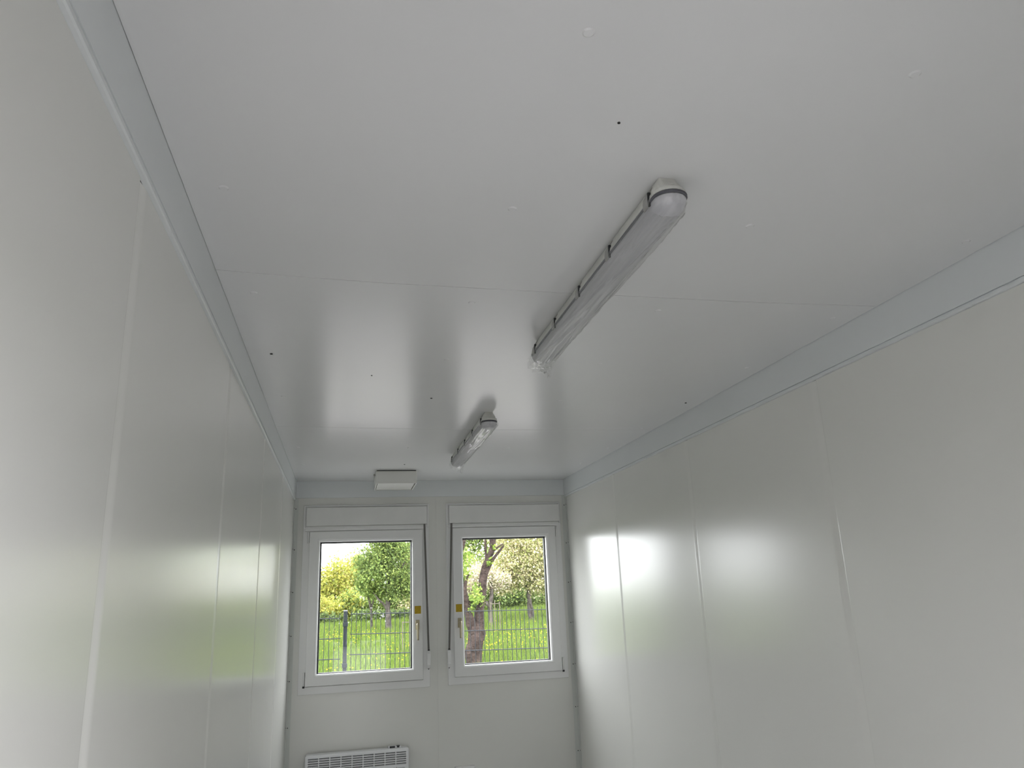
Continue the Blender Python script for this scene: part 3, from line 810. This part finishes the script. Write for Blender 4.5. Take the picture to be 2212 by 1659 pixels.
tree('forked_tree', [
    [(3.08,10.84,-0.55,0.27),(3.10,10.84,-0.30,0.225),(3.14,10.84,0.13,0.189),(3.2,10.84,0.5,0.178),(3.23,10.84,0.79,0.175),(3.24,10.84,0.95,0.13)],
    [(3.24,10.84,0.62,0.12),(3.28,10.85,0.85,0.115),(3.33,10.86,1.17,0.105),(3.37,10.86,1.41,0.096),(3.41,10.85,1.75,0.094),(3.47,10.84,2.1,0.089),(3.55,10.83,2.37,0.079),(3.65,10.84,2.6,0.073),(3.67,10.84,2.86,0.063),(3.71,10.86,3.38,0.047),(3.83,10.9,4.01,0.026)],
    [(3.48,10.84,2.05,0.047),(3.61,10.80,2.3,0.042),(3.72,10.76,2.45,0.037),(3.89,10.7,2.65,0.022)],
    [(3.66,10.84,2.53,0.026),(3.78,10.80,2.63,0.021),(3.9,10.76,2.7,0.010)],
    [(3.51,10.84,2.25,0.033),(3.5,10.84,2.56,0.026),(3.5,10.84,2.86,0.021),(3.54,10.84,3.38,0.016)],
    [(3.21,10.84,0.60,0.11),(3.17,10.83,0.85,0.115),(3.1,10.82,1.13,0.105),(3.03,10.8,1.42,0.079),(2.98,10.78,1.67,0.058),(3.02,10.76,1.89,0.031),(3.09,10.74,2.06,0.018)],
    [(3.0,10.8,1.52,0.066),(2.93,10.84,1.97,0.052),(2.94,10.86,2.37,0.047),(3.02,10.88,2.82,0.037),(3.16,10.9,3.39,0.026)]],
    M_bark, [(3.05,10.8,2.45,0.16,0.3,0.26,260),(3.02,10.8,2.12,0.14,0.3,0.20,200),(3.24,10.7,1.60,0.15,0.25,0.22,330),(3.59,10.7,2.33,0.07,0.1,0.12,60),(3.66,10.75,2.62,0.05,0.1,0.10,40),(3.3,10.9,3.5,0.8,0.6,0.35,500),(3.02,10.8,1.95,0.1,0.2,0.12,70),(3.15,10.7,1.30,0.08,0.15,0.12,90)],
    BRIGHT, 0.030, 'large forked leaning fruit tree close behind the fence in the right window', clump=0.30, seg=16, wob=0.5)
tree('orchard_tree', [
    [(2.32,26.54,0.10,0.20),(2.31,26.54,0.25,0.151),(2.24,26.54,0.58,0.121),(2.22,26.54,1.13,0.101),(2.2,26.54,1.68,0.105),(2.15,26.54,2.42,0.085),(2.29,26.54,3.08,0.065),(2.44,26.54,3.74,0.035)],
    [(2.22,26.5,1.10,0.061),(2.03,26.4,1.41,0.05),(1.84,26.3,1.58,0.04),(1.6,26.3,1.9,0.02)],
    [(2.2,26.54,1.72,0.061),(1.91,26.6,2.21,0.05),(1.58,26.6,2.63,0.03)],
    [(2.2,26.54,2.0,0.061),(2.63,26.4,2.6,0.05),(2.98,26.3,3.25,0.025)]],
    M_bark_pale, [(1.75,26.5,3.05,0.85,0.8,0.75,4200),(2.45,26.5,3.55,0.95,0.8,0.75,4200),(2.35,26.5,2.45,1.10,0.8,0.65,4600),(1.45,26.5,2.40,0.60,0.7,0.55,2600),(2.1,26.5,1.95,0.55,0.6,0.35,1300),(2.85,26.5,2.2,0.55,0.6,0.65,2400),(2.1,26.5,4.15,0.85,0.7,0.5,2000)],
    GREEN, 0.055, 'leafy green tree with grey trunk standing mid-lawn in the left window')
tree('orchard_tree', [
    [(1.62,27.84,0.25,0.075),(1.62,27.84,0.46,0.063),(1.59,27.84,0.85,0.046),(1.57,27.84,1.23,0.052),(1.49,27.84,1.62,0.042),(1.34,27.84,2.01,0.025)],
    [(1.57,27.84,1.20,0.031),(1.7,27.84,1.61,0.031),(1.84,27.84,1.89,0.018)]],
    M_bark_pale, [(1.55,27.9,2.15,0.55,0.5,0.42,1500)], GREEN, 0.05, 'thin small tree left of the leafy green tree')
tree('blossom_tree', [
    [(7.94,24.84,0.40,0.18),(7.92,24.84,0.53,0.134),(7.83,24.84,0.82,0.10),(7.83,24.84,1.27,0.090),(7.84,24.84,1.82,0.077),(7.96,24.84,2.37,0.057),(8.11,24.84,2.83,0.048),(8.22,24.84,3.48,0.025)],
    [(7.97,24.8,0.45,0.05),(7.91,24.7,1.0,0.038),(7.84,24.8,1.27,0.029)],
    [(7.84,24.84,1.7,0.05),(7.4,24.7,2.3,0.04),(6.9,24.6,2.9,0.02)],
    [(7.9,24.84,2.1,0.045),(8.6,24.7,2.6,0.035),(9.2,24.6,3.2,0.02)]],
    M_bark_pale, [(7.5,24.8,2.85,1.0,0.9,0.85,5200),(8.5,24.8,2.75,0.9,0.9,0.85,4600),(7.0,24.8,2.35,0.75,0.8,0.55,3200),(8.2,24.8,2.05,0.95,0.8,0.45,3000),(7.6,24.8,3.55,0.9,0.9,0.5,2400),(9.3,24.8,2.2,0.7,0.8,0.7,2600),(6.7,24.8,1.95,0.45,0.6,0.35,1200),(9.0,24.8,3.2,0.5,0.6,0.4,900),(7.9,24.8,4.5,1.3,1.0,0.8,3600),(9.4,25.2,4.3,1.0,1.0,0.9,2600),(6.9,25.0,3.7,0.7,0.8,0.6,1300)],
    CREAM, 0.050, 'pale blossoming tree with whitish trunk in the right window')
tree('blossom_tree', [
    [(6.04,23.84,0.40,0.10),(6.03,23.84,0.6,0.08),(6.0,23.84,0.91,0.068),(6.03,23.84,1.34,0.074),(6.1,23.84,1.78,0.062),(6.02,23.84,2.22,0.046),(5.92,23.84,2.58,0.02)],
    [(6.0,23.8,1.05,0.045),(5.92,23.7,1.16,0.045),(5.85,23.6,1.25,0.05),(5.83,23.6,1.37,0.035)]],
    M_bark_pale, [(5.55,23.9,2.35,0.75,0.8,0.55,2300),(6.3,23.9,2.15,0.55,0.7,0.40,1700),(5.3,23.9,1.95,0.45,0.6,0.35,1000)],
    BLOSS, 0.045, 'white flowering tree behind the leaning forked tree')
tree('orchard_tree', [
    [(9.38,27.84,0.45,0.06),(9.36,27.84,0.7,0.045),(9.37,27.84,1.21,0.034),(9.36,27.84,1.9,0.02)]],
    M_bark_pale, [(9.3,27.9,2.4,0.9,0.7,0.7,2600)], GREEN, 0.06, 'slim tree at the right edge of the right window')
tree('blossom_tree', [
    [(3.75,29.84,0.25,0.12),(3.7,29.84,1.5,0.09),(3.5,29.84,2.6,0.07),(3.3,29.84,3.6,0.03)]],
    M_bark_pale, [(3.25,29.8,3.85,0.75,0.8,0.65,2600),(3.6,29.8,3.2,0.6,0.7,0.5,1300)],
    BROWNC, 0.05, 'brownish cream tree top at the upper right of the left window')

def bush(blobs, pal, size, label, cat='bush', name='bush', clump=0.2):
    b0 = blobs[0]
    z0 = gz(b0[0], b0[1])
    o = empty(name, (b0[0], b0[1], z0), label, cat, 'orchard trees and bushes beyond the fence')
    for k in range(3):
        a = (k-1)*0.5
        tube('stem', [(b0[0]+0.15*a, b0[1], z0-0.1, 0.05), (b0[0]+a*b0[3]*0.5, b0[1], b0[2], 0.035), (b0[0]+a*b0[3], b0[1], b0[2]+b0[5]*0.6, 0.012)], M_bark, o, 7, 0.2, 4)
    foliage('crown', blobs, pal, o, size, clump)
    return o
bush([(-1.3,42.0,2.15,1.7,1.2,1.55,6000),(0.3,42.5,2.45,1.3,1.2,1.65,5000)], YELG, 0.085, 'big yellow green bush at the left edge of the left window')
bush([(1.3,41.0,2.7,1.1,1.0,1.7,4600)], YELG+[(0.32,0.27,0.11,3)], 0.08, 'yellowish bush beside the tall left bush, nearer the leafy tree')
bush([(-0.6,36.0,1.15,1.1,0.9,0.65,3200)], YELG, 0.065, 'low yellow green bush behind the left fence panel')
bush([(0.7,36.5,1.35,0.9,0.9,0.75,3000)], YELG+GREEN, 0.065, 'round yellow green bush behind the dark fence post')
bush([(1.9,37.0,1.2,1.0,0.9,0.75,3000)], GREEN, 0.065, 'green bush behind the thin small tree')
bush([(3.0,36.4,1.3,1.0,0.9,0.85,3200)], GREEN, 0.065, 'green bush right behind the leafy grey trunk')
bush([(4.0,35.8,1.6,0.8,0.9,1.1,3000)], CREAM, 0.060, 'cream flowering bush at the right edge of the left window')
bush([(-1.6,34.9,0.75,0.9,0.6,0.35,1500),(-0.2,35.0,0.72,0.9,0.6,0.30,1500)], DARKG, 0.06, 'dark low hedge at the meadow edge left of the post', 'hedge', 'hedge')
bush([(1.6,35.0,0.78,1.0,0.6,0.32,1600),(3.2,34.8,0.80,1.0,0.6,0.32,1600)], DARKG, 0.06, 'dark low hedge at the meadow edge right of the post', 'hedge', 'hedge')
bush([(7.0,35.8,1.45,1.0,0.9,0.85,3200)], DARKG, 0.07, 'dark green bush behind the white flowering tree')
bush([(8.7,36.0,1.5,1.1,0.9,0.85,3400)], DARKG+GREEN, 0.07, 'dark bush behind the whitish trunk on its left')
bush([(10.3,36.2,1.6,1.0,0.9,0.95,3400)], DARKG+GREEN, 0.07, 'dark bush behind the whitish trunk on its right')
bush([(11.9,36.5,1.7,1.0,0.9,1.0,3200)], GREEN, 0.07, 'green bush at the far right of the meadow')
bush([(8.3,43.0,2.7,1.9,1.0,1.6,5200)], GREEN+CREAM, 0.09, 'tall pale green tree mass far behind the blossom', 'tree', 'woodland_tree')
bush([(9.5,46.0,6.0,3.0,1.2,2.6,6500)], GREEN, 0.12, 'tallest green tree, added behind the blossom tree as a sky screen', 'tree', 'woodland_tree')  # added tall to block sky light reaching the left wall
bush([(14.5,45.0,5.0,2.6,1.2,3.6,7000)], GREEN, 0.12, 'tall green tree added beyond the right end of the meadow as a sky screen', 'tree', 'woodland_tree')  # added for its height, which cuts sky light on the left wall
bush([(18.5,42.0,4.5,2.6,1.2,3.4,6000)], GREEN, 0.12, 'outermost tall green tree on the right, added unseen as a sky screen', 'tree', 'woodland_tree')  # out of view, added to keep sky light off the left wall
bush([(11.5,43.5,2.9,2.0,1.0,1.7,5200)], GREEN+CREAM, 0.09, 'tall pale green tree mass at the far right', 'tree', 'woodland_tree')

# young-tree guards of pale stakes in the meadow
def guard(posts, rails, label):
    x, y = posts[0][0], posts[0][1]
    o = empty('tree_guard', (x, y, gz(x, y)), label, 'tree guard', 'wooden tree guards')
    for px, py, pz in posts:
        box('stake', px-0.014, px+0.014, py-0.014, py+0.014, gz(px, py)-0.05, pz, M_wood, o, 0.005)
    for (ax, bx_, yy_, z) in rails:
        box('rail', ax, bx_, yy_-0.024, yy_-0.0145, z-0.012, z+0.012, M_wood, o, 0.003)
guard([(5.41,19.84,1.42),(5.58,19.84,1.37),(5.27,19.84,1.36)], [(5.25,5.60,19.84,1.31)], 'pale stake guard in the grass beside the flowering tree')
guard([(2.215,15.84,1.15),(2.02,15.84,0.98)], [(2.0,2.235,15.84,0.96)], 'pale stake guard at the right edge of the left window')

# tall hedge behind the yard opposite the doorway (seen only as a reflection in the glass)
bush([(0.5,-26.0,2.2,2.6,1.0,2.0,3600),(-4.5,-26.0,2.4,2.8,1.0,2.2,3000),(5.5,-26.0,2.4,2.8,1.0,2.2,3000),(-9.5,-26.0,2.2,2.6,1.0,2.0,2000),(10.5,-26.0,2.2,2.6,1.0,2.0,2000)], GREEN, 0.16, 'tall green hedge mirrored faintly in the left window glass', 'hedge', 'tall_hedge')
